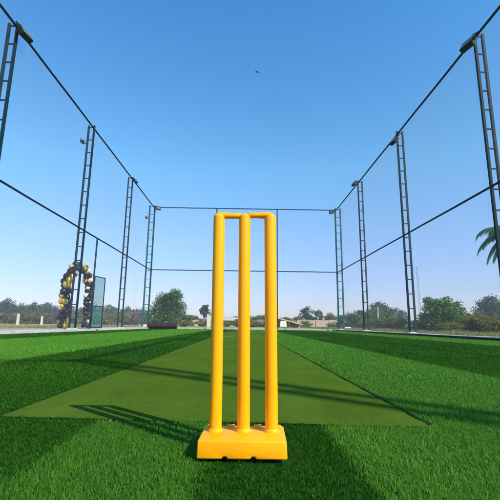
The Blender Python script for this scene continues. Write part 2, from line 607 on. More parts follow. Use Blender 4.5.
# ------------------------------------------------------------------ the stumps
def make_stumps():
    root = empty('cricket_stumps', (SX, SY, BZ), 'yellow plastic practice wicket of three stumps on a weighted base, before the pitch', 'cricket stumps')
    root.rotation_euler = (0, -0.009, math.radians(-2.5))
    yf, yb = -0.112, 0.070
    hw = BW / 2
    # base: chamfered block with two notches under the front edge
    nt = [(-0.052, 0.008), (0.034, 0.008)]
    xs = [-hw]
    for c, r in nt:
        xs += [c - r, c - r * .6, c + r * .6, c + r]
    xs += [hw]
    zs = [0]
    for c, r in nt:
        zs += [0, 0.007, 0.007, 0]
    zs += [0]
    prof = list(zip(xs, zs))
    top_in = 0.0015
    b = MB()
    n = len(prof)
    fr = [(x, yf, z) for x, z in prof]
    bk = [(x, yb, z) for x, z in prof]
    tf = [(-hw + top_in, yf + .003, BH - .002), (hw - top_in, yf + .003, BH - .002)]
    tb = [(hw - top_in, yb - .004, BH), (-hw + top_in, yb - .004, BH)]
    o = 2 * n
    b.v = fr + bk + tf + tb
    b.f.append(tuple(range(n)) + (o + 1, o))                      # front
    b.f.append(tuple(reversed(range(n, 2 * n))) + (o + 3, o + 2)) # back
    for i in range(n - 1):
        b.f.append((i, n + i, n + i + 1, i + 1))
    b.f.append((0, o, o + 3, n))
    b.f.append((n - 1, 2 * n - 1, o + 2, o + 1))
    b.f.append((o, o + 1, o + 2, o + 3))
    base = b.build('base', M['yellow'], root, bevel=0.005, seg=3, smooth='angle')
    for x in (-0.112, -0.046, 0.046, 0.112):
        MB().box((x - .013, yb - .024, BH - .003), (x + .013, yb - .004, BH + .004)).build('rib', M['yellow'], base, bevel=0.002)
    for x in (-0.0925, 0, 0.0925):
        MB().tube([(x, 0, BH - .003), (x, 0, BH + .001), (x, 0, BH + .004), (x, 0, BH + .007), (x, 0, BH + .010)], [.0265, .0262, .0245, .0220, .0212], 28).build('collar', M['yellow'], base, smooth='angle')
    H = TOPZ
    r = 0.0208
    for x in (-0.0925, 0, 0.0925):
        pts = [(x, 0, BH - .002), (x, 0, BH + .3), (x, 0, H - .016)]
        rad = [r, r, r]
        for k in range(1, 7):
            a = k / 6 * PI / 2 * 0.97
            pts.append((x, 0, H - .016 + .016 * math.sin(a)))
            rad.append(r * math.cos(a))
        st = MB().tube(pts, rad, 28).build('stump', M['yellow'], root, smooth='angle')
    # bails: bars bridging the stump tops, the right one ending in a broad elbow
    zb = H - .0085
    pts = [(-.0925 - .0145, 0, zb - .008), (-.0925 - .010, 0, zb - .001), (-.0925, 0, zb + .0015), (-.075, 0, zb + .001), (-.04, 0, zb), (-.018, 0, zb), (-.010, 0, zb - .001)]
    MB().tube(pts, [.007, .011, .0125, .0118, .0105, .0105, .007], 18).build('bail', M['yellow'], root, smooth=True)
    pts = [(.011, 0, zb + .001), (.018, 0, zb + .001), (.045, 0, zb + .001), (.070, 0, zb + .0012), (.084, 0, zb - .0005), (.094, 0, zb - .006), (.0985, 0, zb - .016), (.0945, 0, zb - .034)]
    MB().tube(pts, [.007, .0105, .0105, .012, .015, .0165, .0165, .014], 18).build('bail', M['yellow'], root, smooth=True)


TOPZ = W(243, 213.5, SY).z - BZ
make_stumps()

# ------------------------------------------------------------------ the cage
ZT = 10.80      # top rails
ZM = 5.10      # middle rails
HT = ZT + 0.03


def make_post(sep, pm, name='truss_post'):
    root = bpy.data.objects.new(name, None)
    COL.objects.link(root)
    t = 0.060 if sep > .4 else 0.044
    for s in (-1, 1):
        MB().box((s * sep / 2 - t, -t, 0.0), (s * sep / 2 + t, t, HT)).build('leg', pm, root, bevel=.006)
    nr = 15
    for k in range(nr):
        z = 0.42 + k * (HT - 0.52) / (nr - 1)
        q = .022
        MB().box((-sep / 2 + t + .001, -q, z - q), (sep / 2 - t - .001, q, z + q)).build('rung', pm, root)
    MB().box((-sep / 2 - .09, -.10, -0.099), (sep / 2 + .09, .10, 0.0)).build('footing', M['concrete'], root, bevel=.012)
    return root


post_a = make_post(0.30, M['paint'])
post_c = make_post(0.46, M['paint_lit'])
YP = [12.2, 19.45, 26.85]
first = {'a': True, 'c': True}
PG = 'ladder-like posts of the practice cage'


def place_post(kind, x, y, label):
    p = (post_a if kind == 'a' else post_c)
    if not first[kind]:
        p = copy_tree(p)
    first[kind] = False
    p.location = (x, y, ZG + 0.06)
    p.rotation_euler = (0, 0, rnd.uniform(-.03, .03))
    return tag(p, label, 'truss post', PG)


ordinal = ['nearest the camera, leaving the picture', 'beside the balloon arch', 'just before the far corner post']
for k, y in enumerate(YP):
    place_post('a', -XW - .15, y, 'dark green ladder-like post in the left net, ' + ordinal[k])
ordinal = ['nearest the camera, under the big floodlight', 'standing by the round green bush', 'just before the far corner post']
for k, y in enumerate(YP):
    place_post('a', XW + .15, y, 'dark green ladder-like post in the right net, ' + ordinal[k])
place_post('c', -XW - .15, Y1, 'wide teal ladder-like corner post beside the dark carpet roll, far left of cage')
place_post('c', XW + .15, Y1, 'wide teal ladder-like corner post at the far right of the cage')
place_post('a', XW + .15, Y0, 'ladder-like corner post behind the camera, its shadow crossing the pitch')
place_post('a', -XW - .15, Y0, 'ladder-like corner post behind the camera on the left side of the cage')


def rail(name, a, b_, r, label, sag=0.0, n=14):
    a, b_ = Vector(a), Vector(b_)
    pts = []
    for i in range(n + 1):
        t = i / n
        p = a.lerp(b_, t)
        p.z -= sag * abs(math.sin(t * PI * n / 2)) * 0.5
        pts.append(p)
    return tag(MB().tube(pts, r, 8).build(name, M['rail'], smooth='angle'), label, 'rail', 'horizontal rails of the practice cage')


z = ZT + .02
rail('top_rail', (-XW, Y0, z), (-XW, Y1, z), .045, 'dark pipe along the top of the left net wall', .03)
rail('top_rail', (XW, Y0, z), (XW, Y1, z), .045, 'dark pipe along the top of the right net wall', .03)
rail('top_rail', (-XW + .05, Y1, z), (XW - .05, Y1, z), .042, 'dark pipe across the top of the far net wall', .02)
rail('top_rail', (-XW + .05, Y0, z), (XW - .05, Y0, z), .045, 'dark pipe across the top of the near end, behind the camera', .02)
rail('mid_rail', (-XW, Y0, ZM), (-XW, Y1, ZM), .040, 'dark pipe halfway up the left net wall', .02)
rail('mid_rail', (XW, Y0, ZM), (XW, Y1, ZM), .040, 'dark pipe halfway up the right net wall', .02)
rail('mid_rail', (-XW + .05, Y1, ZM), (XW - .05, Y1, ZM), .038, 'dark pipe halfway up the far net wall, passing behind the stumps', .02)
# two slender poles in the far wall, one by the left gate
for px, lab in ((216, 'slender dark pole in the far net, mostly behind the left stump'), (277.2, 'slender dark pole in the far net, just right of the right stump')):
    x = W(px, 240, Y1).x
    tag(MB().tube([(x, Y1, ZG), (x, Y1, ZT - .025)], .047, 10).build('slim_pole', M['rail'], smooth='angle'), lab, 'pole', 'slender poles of the cage')
YG = 21.3
tag(MB().tube([(-XW - .02, YG, ZG), (-XW - .02, YG, ZM - .04)], .045, 10).build('slim_pole', M['rail'], smooth='angle'),
    'slender dark pole beside the open mesh gate, up to the middle rail on the left', 'pole', 'slender poles of the cage')

# gate of green mesh, standing ajar beyond that pole
gx0, gx1 = -XW + .04, W(104.5, 300, YG + 0.25).x
gz0, gz1 = ZG + .06, W(100, 276, YG).z
gate = empty('mesh_gate', (gx0, YG + .02, ZG), 'teal green mesh gate standing ajar beside the balloon arch', 'gate')
gate.rotation_euler = (0, 0, math.radians(14))
gw = gx1 - gx0
fr = MB()
for a, b_ in (((0, 0, .06), (0, 0, gz1 - ZG)), ((gw, 0, .06), (gw, 0, gz1 - ZG - .12)), ((0, 0, .08), (gw, 0, .08)), ((0, 0, gz1 - ZG), (gw, 0, gz1 - ZG - .12)), ((0, 0, 1.2), (gw, 0, 1.2))):
    fr.tube([a, b_], .024, 8)
fr.build('gate_frame', M['rail'], gate)
gm = MB()
st = 0.034
k = 0
while k * st < gw:
    gm.tube([(k * st, 0, .08), (k * st, 0, gz1 - ZG - .05)], .0065, 3, False)
    k += 1
k = 0
while k * st < gz1 - ZG - .15:
    gm.tube([(0, .006, .08 + k * st), (gw, .006, .08 + k * st)], .0065, 3, False)
    k += 1
gm.build('mesh', M['gatenet'], gate)
lt = MB().box((gw - .03, -.05, 1.15), (gw + .03, -.025, 1.32))
lt.build('latch', M['lampbody'], gate)


# nets: knotted square mesh, hung from the rails
def net(p0, p1, label, step=0.04, r=0.0007, seed=1):
    p0, p1 = np.array(p0, float), np.array(p1, float)
    d = p1 - p0
    Ln = np.linalg.norm(d)
    d /= Ln
    nrm = np.array([-d[1], d[0]])
    Z0, Z1 = ZG + .02, ZT

    def pos(u, zz):
        m = np.where(zz > ZM, np.sin(PI * (zz - ZM) / (Z1 - ZM)), np.sin(PI * np.clip((zz - Z0) / (ZM - Z0), 0, 1)))
        off = m * (0.05 * np.sin(u * .9 + seed) + 0.03 * np.sin(u * 2.3 + zz))
        return np.stack([p0[0] + d[0] * u + nrm[0] * off, p0[1] + d[1] * u + nrm[1] * off, zz], -1)
    V, Fc = [], []
    o = 0
    tri = np.array([[math.cos(a), math.sin(a)] for a in (0, 2.094, 4.189)])
    nv = int(Ln / step)
    us = (np.arange(nv) + .5) * step
    zz = np.linspace(Z0, Z1, 13)
    P = pos(us[:, None] + 0 * zz[None], zz[None] + 0 * us[:, None])          # nv,13,3
    a3 = np.array([d[0], d[1], 0])
    n3 = np.array([nrm[0], nrm[1], 0])
    ring = P[:, :, None, :] + r * (tri[:, 0, None] * a3 + tri[:, 1, None] * n3)
    V.append(ring.reshape(-1, 3))
    m, q = nv, len(zz)
    idx = np.arange(m * q * 3).reshape(m, q, 3)
    for k in range(3):
        Fc.append(np.stack([idx[:, :-1, k], idx[:, :-1, (k + 1) % 3], idx[:, 1:, (k + 1) % 3], idx[:, 1:, k]], -1).reshape(-1, 4))
    o = m * q * 3
    nh = int((Z1 - Z0) / step)
    zs = Z0 + (np.arange(nh) + .5) * step
    uu = np.linspace(0, Ln, 33)
    P = pos(uu[None] + 0 * zs[:, None], zs[:, None] + 0 * uu[None])
    z3 = np.array([0, 0, 1.0])
    ring = P[:, :, None, :] + r * (tri[:, 0, None] * z3 + tri[:, 1, None] * n3)
    V.append(ring.reshape(-1, 3))
    m, q = nh, len(uu)
    idx = o + np.arange(m * q * 3).reshape(m, q, 3)
    for k in range(3):
        Fc.append(np.stack([idx[:, :-1, k], idx[:, :-1, (k + 1) % 3], idx[:, 1:, (k + 1) % 3], idx[:, 1:, k]], -1).reshape(-1, 4))
    ob = np_mesh('net', np.concatenate(V), np.concatenate(Fc), 4, M['net'])
    return tag(ob, label, 'net', 'nets of the practice cage')


net((-XW, Y0), (-XW, Y1), 'fine pale netting hung along the left wall of the cage', seed=1)
net((XW, Y0), (XW, Y1), 'fine pale netting hung along the right wall of the cage', seed=2)
net((-XW + .02, Y1), (XW - .02, Y1), 'fine pale netting hung across the far end of the cage', seed=3)
net((-XW + .02, Y0), (XW - .02, Y0), 'fine pale netting across the near end, behind the camera', seed=4)


# floodlights clamped to the post heads
def make_flood():
    root = bpy.data.objects.new('floodlight', None)
    COL.objects.link(root)
    h = MB()
    h.box((-.20, -.06, -.15), (.20, .05, .15))
    hs = h.build('housing', M['lampbody'], root, bevel=.015)
    f = MB()
    for k in range(9):
        x = -.17 + k * .0425
        f.box((x - .006, .052, -.13), (x + .006, .105, .13))
    f.build('fin', M['lampfin'], hs)
    MB().box((-.175, -.068, -.125), (.175, -.0605, .125)).build('lens', M['lens'], root, bevel=.004)
    br = MB()
    br.box((-.235, -.02, -.02), (-.203, .02, .23))
    br.box((.203, -.02, -.02), (.235, .02, .23))
    br.box((-.235, -.02, .2305), (.235, .02, .255))
    br.build('bracket', M['lampfin'], root)
    return root


flood = make_flood()
fl_first = True


def place_flood(x, y, z, rz, tilt, label, s=1.0, arm=None):
    global fl_first
    o = flood if fl_first else copy_tree(flood)
    fl_first = False
    o.location = (x, y, z)
    o.rotation_euler = (tilt, 0, rz)
    o.scale = (s, s, s)
    if arm is not None:
        # outrigger tube from the post leg to the lamp bracket
        bpy.context.view_layer.update()
        a = MB().tube([(arm, y, z - .12), (x, y, z - .12), (x, y, z + .02)], .03, 6).build('outrigger', M['lampbody'])
        a.parent = o
        a.matrix_parent_inverse = o.matrix_world.inverted()
    return tag(o, label, 'floodlight', 'floodlights on the cage posts')


D = math.radians
place_flood(-XW + .30, YP[0], ZT - .22, D(80), D(-30), 'boxy dark floodlight at the top of the nearest left post, aimed into the cage', 1.3)
place_flood(XW - .26, YP[0], ZT - .22, D(-75), D(-30), 'boxy dark floodlight at the top of the nearest right post, aimed into the cage', 1.35)
place_flood(XW - .20, YP[1], ZT - .36, D(-80), D(-35), 'grey floodlight under the rail at the right post beside the round bush', 1.25)
place_flood(-XW - .58, YP[1], ZT - .75, D(-120), D(-20), 'small floodlight on the outer side of the left post by the balloon arch', .55, -XW - .32)
place_flood(-XW + .24, YP[2], ZT - .12, D(70), D(-30), 'small floodlight at the head of the left post before the far corner', .85)
place_flood(XW - .30, YP[2], ZT - .05, D(-75), D(-30), 'small floodlight at the head of the right post before the far corner', 1.0)
place_flood(-XW + .42, Y1 - .12, ZT - .12, D(30), D(-30), 'floodlight under the top rail at the far left corner post', 1.05)
place_flood(-XW - .66, Y1, ZT - .95, D(-110), D(-20), 'small floodlight on the outer side of the far left corner post', .6, -XW - .40)
place_flood(XW - .45, Y1 - .12, ZT - .20, D(-30), D(-30), 'floodlight under the top rail at the far right corner post', 1.0)


# ------------------------------------------------------------------ balloon arch
def balloon_mesh(name, m, r):
    b = MB()
    pts, rad = [], []
    for k in range(11):
        a = PI * k / 10
        zz = -math.cos(a)
        rr = math.sin(a) * (1 + 0.06 * zz)
        pts.append((0, 0, r * zz * 1.08))
        rad.append(max(.002, r * rr))
    pts = [(0, 0, -r * 1.22), (0, 0, -r * 1.13)] + pts[1:]
    rad = [r * .12, r * .03] + rad[1:]
    b.tube(pts, rad, 14)
    me = b.build(name, m, smooth=True)
    d = me.data
    bpy.data.objects.remove(me)
    return d


BM = {k: balloon_mesh('balloon', M[k], .150) for k in ('black_b', 'gold_b', 'cream_b')}
AX, AY0, AY1, AH = -XW - 0.95, 20.15, 23.2, 3.40
arch = empty('balloon_arch', (AX, (AY0 + AY1) / 2, ZG), 'tall arch of black, gold and cream balloons outside the left net wall', 'balloon arch')
hw_ = (AY1 - AY0) / 2


def arch_pt(t):
    leg = AH - hw_ * 0.95
    arc = PI * hw_ * 0.97
    L = 2 * leg + arc
    s = t * L
    if s < leg:
        return Vector((0, -hw_, s))
    if s < leg + arc:
        a = PI - (s - leg) / arc * PI
        return Vector((0, hw_ * math.cos(a), leg + hw_ * .95 * math.sin(a)))
    return Vector((0, hw_, L - s))


pts = [arch_pt(i / 40) for i in range(41)]
MB().tube(pts, .02, 8).build('arch_frame', M['steelgrey'], arch, smooth=True)
NR = 33
for k in range(NR):
    t = 0.012 + 0.976 * k / (NR - 1)
    c = arch_pt(t)
    tg = (arch_pt(min(1, t + .01)) - arch_pt(max(0, t - .01))).normalized()
    u = Vector((1, 0, 0))
    w = tg.cross(u)
    for j in range(3):
        a = j * PI * 2 / 3 + k * 0.62
        p = c + (u * math.cos(a) + w * math.sin(a)) * (.165 + rnd.uniform(-.02, .02)) + tg * rnd.uniform(-.04, .04)
        p.z = max(p.z, .15)
        if k < 18:
            kind = 'gold_b' if (k % 4 < 2 and j < 2) or (k % 4 == 2 and j == 0) else 'black_b'
        else:
            kind = 'cream_b' if (j == 0 and k % 2) else ('gold_b' if j == 1 and k % 3 == 0 and k < 24 else 'black_b')
        o = bpy.data.objects.new('balloon', BM[kind])
        COL.objects.link(o)
        o.parent = arch
        o.location = p
        o.rotation_euler = (rnd.uniform(-1.2, 1.2), rnd.uniform(-1.2, 1.2), 0)
        s = rnd.uniform(.72, 1.16)
        o.scale = (s, s, s * rnd.uniform(.95, 1.12))

# ------------------------------------------------------------------ carpet roll at the far end
ra, rb = W(149, 326, Y1 + .1), W(178, 326, Y1 + .1)
roll = empty('turf_roll', ((ra.x + rb.x) / 2, Y1 - .38, 0.02), 'dark red-brown roll of spare turf lying by the far left corner', 'turf roll')
Lr = rb.x - ra.x
bb = MB()
R_ = 0.25
pr, rr = [], []
for k in range(9):
    pr.append((-Lr / 2 + Lr * k / 8, 0, R_ + .012 * math.sin(k * 2.1)))
    rr.append(R_ * (1 + .02 * math.sin(k * 1.7)))
bb.tube(pr, rr, 24)
bb.build('roll_body', M['rollback'], roll, smooth='angle')
sp = MB()
for s in (-1, 1):
    for q in range(5):
        pp = [(s * (Lr / 2 + .012), math.cos(a * .3) * (R_ - .02 - q * .045), R_ + math.sin(a * .3) * (R_ - .02 - q * .045)) for a in range(22)]
        sp.tube(pp, .009, 5)
sp.build('wound_edge', M['wood'], roll)
for px, y, s, lab in ((143.5, Y1 + .9, .34, 'pale concrete block beside the far left corner post'), (347, Y1 + .9, .30, 'pale concrete block beside the far right corner post')):
    x = W(px, 327, y).x
    o = MB().box((-s, -s * .7, 0), (s, s * .7, .24)).build('concrete_block', M['whitebase'], bevel=.02)
    o.location = (x, y, ZG + .01)
    tag(o, lab, 'block', 'concrete blocks at the corners')


# ------------------------------------------------------------------ vegetation
def clump_leaves(r, rx, ry, h, z0, nclump, per, leaf, squash=1.0, spread=0.26, low=0.05):
    """leaf quads in clumps filling an uneven crown; returns verts, faces, tone, clump centres"""
    C = []
    while len(C) < nclump:
        p = r.normal(0, 1, 3)
        p /= np.linalg.norm(p)
        p *= r.uniform(.35, 1.0) ** .6
        if p[2] < -0.75 + low:
            continue
        C.append(p)
    C = np.array(C)
    lump = 1 + 0.18 * np.sin(C[:, 0] * 5 + r.uniform(0, 6)) + 0.14 * np.sin(C[:, 1] * 4 + C[:, 2] * 5 + r.uniform(0, 6))
    C = C * lump[:, None]
    sz = r.uniform(.6, 1.3, nclump)
    n = nclump * per
    ci = np.repeat(np.arange(nclump), per)
    q = r.normal(0, 1, (n, 3))
    q /= np.linalg.norm(q, axis=1)[:, None]
    q *= (r.random(n) ** .45)[:, None] * spread * sz[ci][:, None] * 1.6
    P = C[ci] + q * np.array([1, 1, .8])
    zc = (C[ci][:, 2] + 1) / 2
    P = P * np.array([rx, ry, h / 2]) + np.array([0, 0, z0 + h / 2])
    P[:, 2] = np.maximum(P[:, 2], z0 * .6 + .02 + .1 * r.random(n))
    a, b_ = r.normal(0, 1, (n, 3)), r.normal(0, 1, (n, 3))
    a[:, 2] *= .7
    a /= np.linalg.norm(a, axis=1)[:, None]
    b_ -= a * (a * b_).sum(1)[:, None]
    b_ /= np.linalg.norm(b_, axis=1)[:, None]
    s = leaf * r.uniform(.6, 1.35, n)[:, None]
    vs = np.stack([P - a * s, P + b_ * s * .45, P + a * s, P - b_ * s * .45], 1).reshape(-1, 3)
    f = np.arange(n)[:, None] * 4 + np.array([[0, 1, 2, 3]])
    ct = r.normal(.5, .17, nclump)
    t = np.clip(ct[ci] + r.normal(0, .16, n), 0, 1)
    CC = C * np.array([rx, ry, h / 2]) + np.array([0, 0, z0 + h / 2])
    return vs, f, np.repeat(t, 4), CC


def make_tree(name, seed, rx, ry, height, z0, leaf, m, nclump=40, per=110, trunk=0.16, spread=.26):
    """Empty > crown, trunk (limbs run up into the crown)"""
    r = np.random.default_rng(seed)
    root = bpy.data.objects.new(name, None)
    COL.objects.link(root)
    vs, f, t, CC = clump_leaves(r, rx, ry, height - z0, z0, nclump, per, leaf, spread=spread)
    np_mesh('crown', vs, f, 4, m, t, root)
    b = MB()
    top = z0 + (height - z0) * .55
    n = 7
    pts = [(trunk * .6 * math.sin(i * 1.3), trunk * .5 * math.sin(i * .9 + 1), -.1 + (top + .1) * i / n) for i in range(n + 1)]
    b.tube(pts, [trunk * (1.25 if i == 0 else 1 - .72 * i / n) for i in range(n + 1)], 8)
    for k in range(min(10, nclump)):
        c = CC[int(r.integers(0, nclump))]
        i = int(r.integers(2, n))
        p0 = Vector(pts[i])
        p2 = Vector(c)
        p1 = p0.lerp(p2, .5) + Vector((0, 0, .12 * height * float(r.random())))
        b.tube([p0, p1, p2], [trunk * .42, trunk * .26, trunk * .1], 6)
    b.build('trunk', M['bark'], root, smooth=True)
    return root


def make_shrub(name, seed, rx, ry, height, leaf, m, nclump=26, per=90, spread=.28):
    r = np.random.default_rng(seed)
    root = bpy.data.objects.new(name, None)
    COL.objects.link(root)
    vs, f, t, CC = clump_leaves(r, rx, ry, height, 0.0, nclump, per, leaf, spread=spread, low=-.2)
    np_mesh('foliage', vs, f, 4, m, t, root)
    b = MB()
    for k in range(7):
        c = Vector(CC[k % nclump])
        c.z = max(c.z, .3 * height)
        b.tube([(rnd.uniform(-.1, .1) * rx, rnd.uniform(-.1, .1) * ry, -.05), c * .5 + Vector((0, 0, .1 * height)), c], [.03 * height, .02 * height, .008 * height], 5)
    b.build('stem', M['bark'], root, smooth=True)
    return root


def put(o, px, y, label, cat, group=None, s=1.0, rz=None, sz=None):
    p = W(px, 325, y)
    o.location = (p.x, y, ZG - .01)
    o.rotation_euler = (0, 0, rnd.uniform(0, 6.28) if rz is None else rz)
    o.scale = (s, s, s if sz is None else sz)
    return tag(o, label, cat, group)


def hgt(px, py, y):
    return W(px, py, y).z - ZG


# round tree behind the carpet roll
H1 = hgt(168, 292.5, 52)
put(make_tree('tree', 28, 1.95, 1.95, H1, .25, .12, M['leaf_mid'], 72, 170, .20, .25), 168, 52, 'bushy mid-green round tree behind the dark carpet roll', 'tree', rz=0)
put(make_shrub('shrub', 22, 2.0, 1.5, 1.9, .11, M['leaf_olive'], 26, 100), 182, 54, 'low spreading shrub at the right foot of the round tree', 'shrub', 'shrubs round the far round tree')
put(make_shrub('shrub', 23, 1.8, 1.5, 1.7, .11, M['leaf_mid'], 26, 100), 155, 51, 'low green shrub at the left foot of the round tree, behind the corner post', 'shrub', 'shrubs round the far round tree')
put(make_tree('tree', 24, 1.35, 1.3, hgt(204, 304, 90), 1.6, .16, M['leaf_dark'], 26, 90, .14), 205, 90, 'small dark tree beside the left stump, beyond the brick wall', 'tree')
put(make_tree('tree', 25, 2.7, 2.2, hgt(311, 307, 110), 1.4, .20, M['leaf_dark'], 34, 90, .16), 309, 110, 'small dark spreading tree above the brick wall, right of the stumps', 'tree')
put(make_tree('tree', 26, 1.5, 1.4, hgt(318, 310, 112), 1.2, .18, M['leaf_mid'], 24, 80, .12), 319, 113, 'little pale tree touching the right side of the small dark spreading tree', 'tree')
put(make_tree('tree', 27, 2.2, 2.0, hgt(333, 314, 105), .8, .18, M['leaf_olive'], 26, 80, .12), 332, 106, 'low olive tree over the brick wall just left of the far right corner post', 'tree')

# left: far belt of dark trees, dry shrubs before it
belt = [make_tree('tree', 30 + k, 5.2, 4.5, 9.6, .9, .42, M['leaf_dark'], 44, 70, .3, .27) for k in range(3)]
used = [False] * 3
words = ['at the very left edge of the picture', 'second from the left picture edge', 'third from the left picture edge', 'fourth from the left picture edge', 'behind the left white marker post', 'between the two white marker posts', 'behind the right white marker post', 'just left of the balloon arch', 'seen through the balloon arch', 'seen between balloon arch and mesh gate', 'right of the mesh gate', 'left of the third left post', 'between the third left post and the corner post', 'just behind the far left corner post']
bx = [-28, -12, 0, 10, 19, 29, 39, 50, 66, 82, 98, 113, 127, 140]
bt = [300, 301, 300, 303, 305, 303.5, 303, 305.5, 307, 308, 306, 306, 307, 309]
for k, (px, top) in enumerate(zip(bx, bt)):
    j = k % 3
    o = copy_tree(belt[j]) if used[j] else belt[j]
    used[j] = True
    y = 165 + (k * 37 % 30)
    s = hgt(px, top, y) / 9.6
    put(o, px, y, 'far dark tree ' + words[k], 'tree', 'far belt of dark trees on the left', s * 1.05, sz=s)

dry = [make_shrub('shrub', 50 + k, 2.6, 2.0, 2.4, .17, M['leaf_dry' if k != 1 else 'leaf_olive'], 24, 80) for k in range(3)]
used = [False] * 3
places = ['at the left edge of the picture', 'left of the left white marker post', 'right behind the left white marker post', 'between the marker posts, nearer the left one', 'between the marker posts, nearer the right one', 'behind the right white marker post', 'right of the right white marker post', 'close left of the balloon arch', 'behind the left leg of the balloon arch', 'seen through the balloon arch', 'behind the right leg of the balloon arch', 'behind the mesh gate', 'just right of the mesh gate', 'left of the third left post', 'right of the third left post', 'left of the far corner post']
for k in range(16):
    px = -8 + k * 9.6
    j = k % 3
    o = copy_tree(dry[j]) if used[j] else dry[j]
    used[j] = True
    y = 84 + (k * 29 % 17)
    s = hgt(px, 311.5 + (k * 7 % 5) * .6, y) / 2.4
    put(o, px, y, 'dry hedge shrub ' + places[k], 'shrub', 'dry hedge row on the left field', max(.7, s), sz=s)

# right: shrubs and trees outside the right net
YB = 24.0
put(make_shrub('shrub', 71, 1.18, 1.1, hgt(440, 297, YB), .075, M['leaf_bright'], 46, 190, .25), 441, YB, 'big round bright green bush outside the right net, beside the post', 'shrub', rz=.4)
put(make_shrub('shrub', 72, .8, .8, hgt(455, 303, YB + 2), .075, M['leaf_mid'], 30, 110), 456, YB + 1.6, 'smaller green bush leaning on the right of the big round one', 'shrub')
ol = [make_shrub('shrub', 75 + k, 1.25, 1.0, 1.35, .06, M['leaf_olive'], 30, 130) for k in range(3)]
used = [False] * 3
spots = [(463, 23.5, 316, 'right beside the big round bush'), (474, 23.0, 315, 'second to the right of the big round bush'), (484, 22.0, 315.5, 'third to the right of the big round bush, below the far tree'),
         (494, 21.5, 317, 'fourth to the right of the big round bush, at the picture edge'), (506, 21, 316, 'running out of the right picture edge below the palm'), (430, 25.0, 318, 'at the left foot of the big round bush'),
         (404, 30.5, 319, 'left of the post by the big bush'), (394, 32, 318, 'between the two right posts, nearer the big bush'), (384, 33.5, 317.5, 'midway between the two right posts'), (374, 35, 317, 'right of the thin white stake'),
         (452, 22.6, 322, 'low in front of the smaller green bush'), (417, 26, 320, 'behind the foot of the post by the big bush'), (520, 20.5, 316, 'beyond the right picture edge below the palm')]
for k, (px, y, top, lab) in enumerate(spots):
    j = k % 3
    o = copy_tree(ol[j]) if used[j] else ol[j]
    used[j] = True
    s = hgt(px, top, y) / 1.35
    put(o, px, y, 'olive hedge shrub ' + lab, 'shrub', 'olive hedge outside the right net', max(.8, s), sz=s)
gr = [make_shrub('shrub', 81 + k, 1.8, 1.4, 2.3, .10, M['leaf_mid'], 30, 110) for k in range(2)]
spots = [(349, 40, 313, 'just right of the far right corner post'), (358, 41, 312, 'left of the third right post'), (367, 42, 309, 'behind the third right post'), (377, 43, 308, 'beside the thin white stake')]
for k, (px, y, top, lab) in enumerate(spots):
    o = gr[k] if k < 2 else copy_tree(gr[k % 2])
    s = hgt(px, top, y) / 2.3
    put(o, px, y, 'green shrub ' + lab, 'shrub', 'green shrubs outside the right net', s, sz=s)
rt = make_tree('tree', 91, 4.6, 4.0, 8.2, 1.0, .34, M['leaf_dark'], 40, 80, .25)
spots = [(390, 140, 307, 'hazy dark tree rising between the third and second right posts'), (402, 150, 312, 'low hazy tree left of the post by the big bush'), (491, 105, 301, 'dark round tree on the far right horizon, under the palm'),
         (503, 112, 299, 'dark tree at the right picture edge behind the round one'), (380, 146, 304, 'hazy tree behind the thin white stake'), (474, 190, 314, 'low far tree left of the dark round one on the right horizon')]
for k, (px, y, top, lab) in enumerate(spots):
    o = rt if k == 0 else copy_tree(rt)
    s = hgt(px, top, y) / 8.2
    put(o, px, y, lab, 'tree', 'far trees on the right', s, sz=s)

# shrubs standing behind the brick wall in the middle
mid = make_shrub('shrub', 95, 3.2, 2.0, 2.6, .2, M['leaf_olive'], 26, 80)
for k, (px, lab) in enumerate([(190, 'between the round tree and the small dark tree'), (222, 'behind the left stump'), (234, 'between the left and middle stumps'), (250, 'just right of the middle stump'), (262, 'left of the right stump'), (284, 'above the white board'), (297, 'over the low end of the lean-to roof'), (346, 'behind the far right corner post')]):
    o = mid if k == 0 else copy_tree(mid)
    y = 92 + (k * 5 % 7)
    s = hgt(px, 316 + (k * 3 % 4) * .6, y) / 2.6
    put(o, px, y, 'low olive shrub beyond the far walls, ' + lab, 'shrub', 'shrubs behind the far brick wall', s, sz=s)


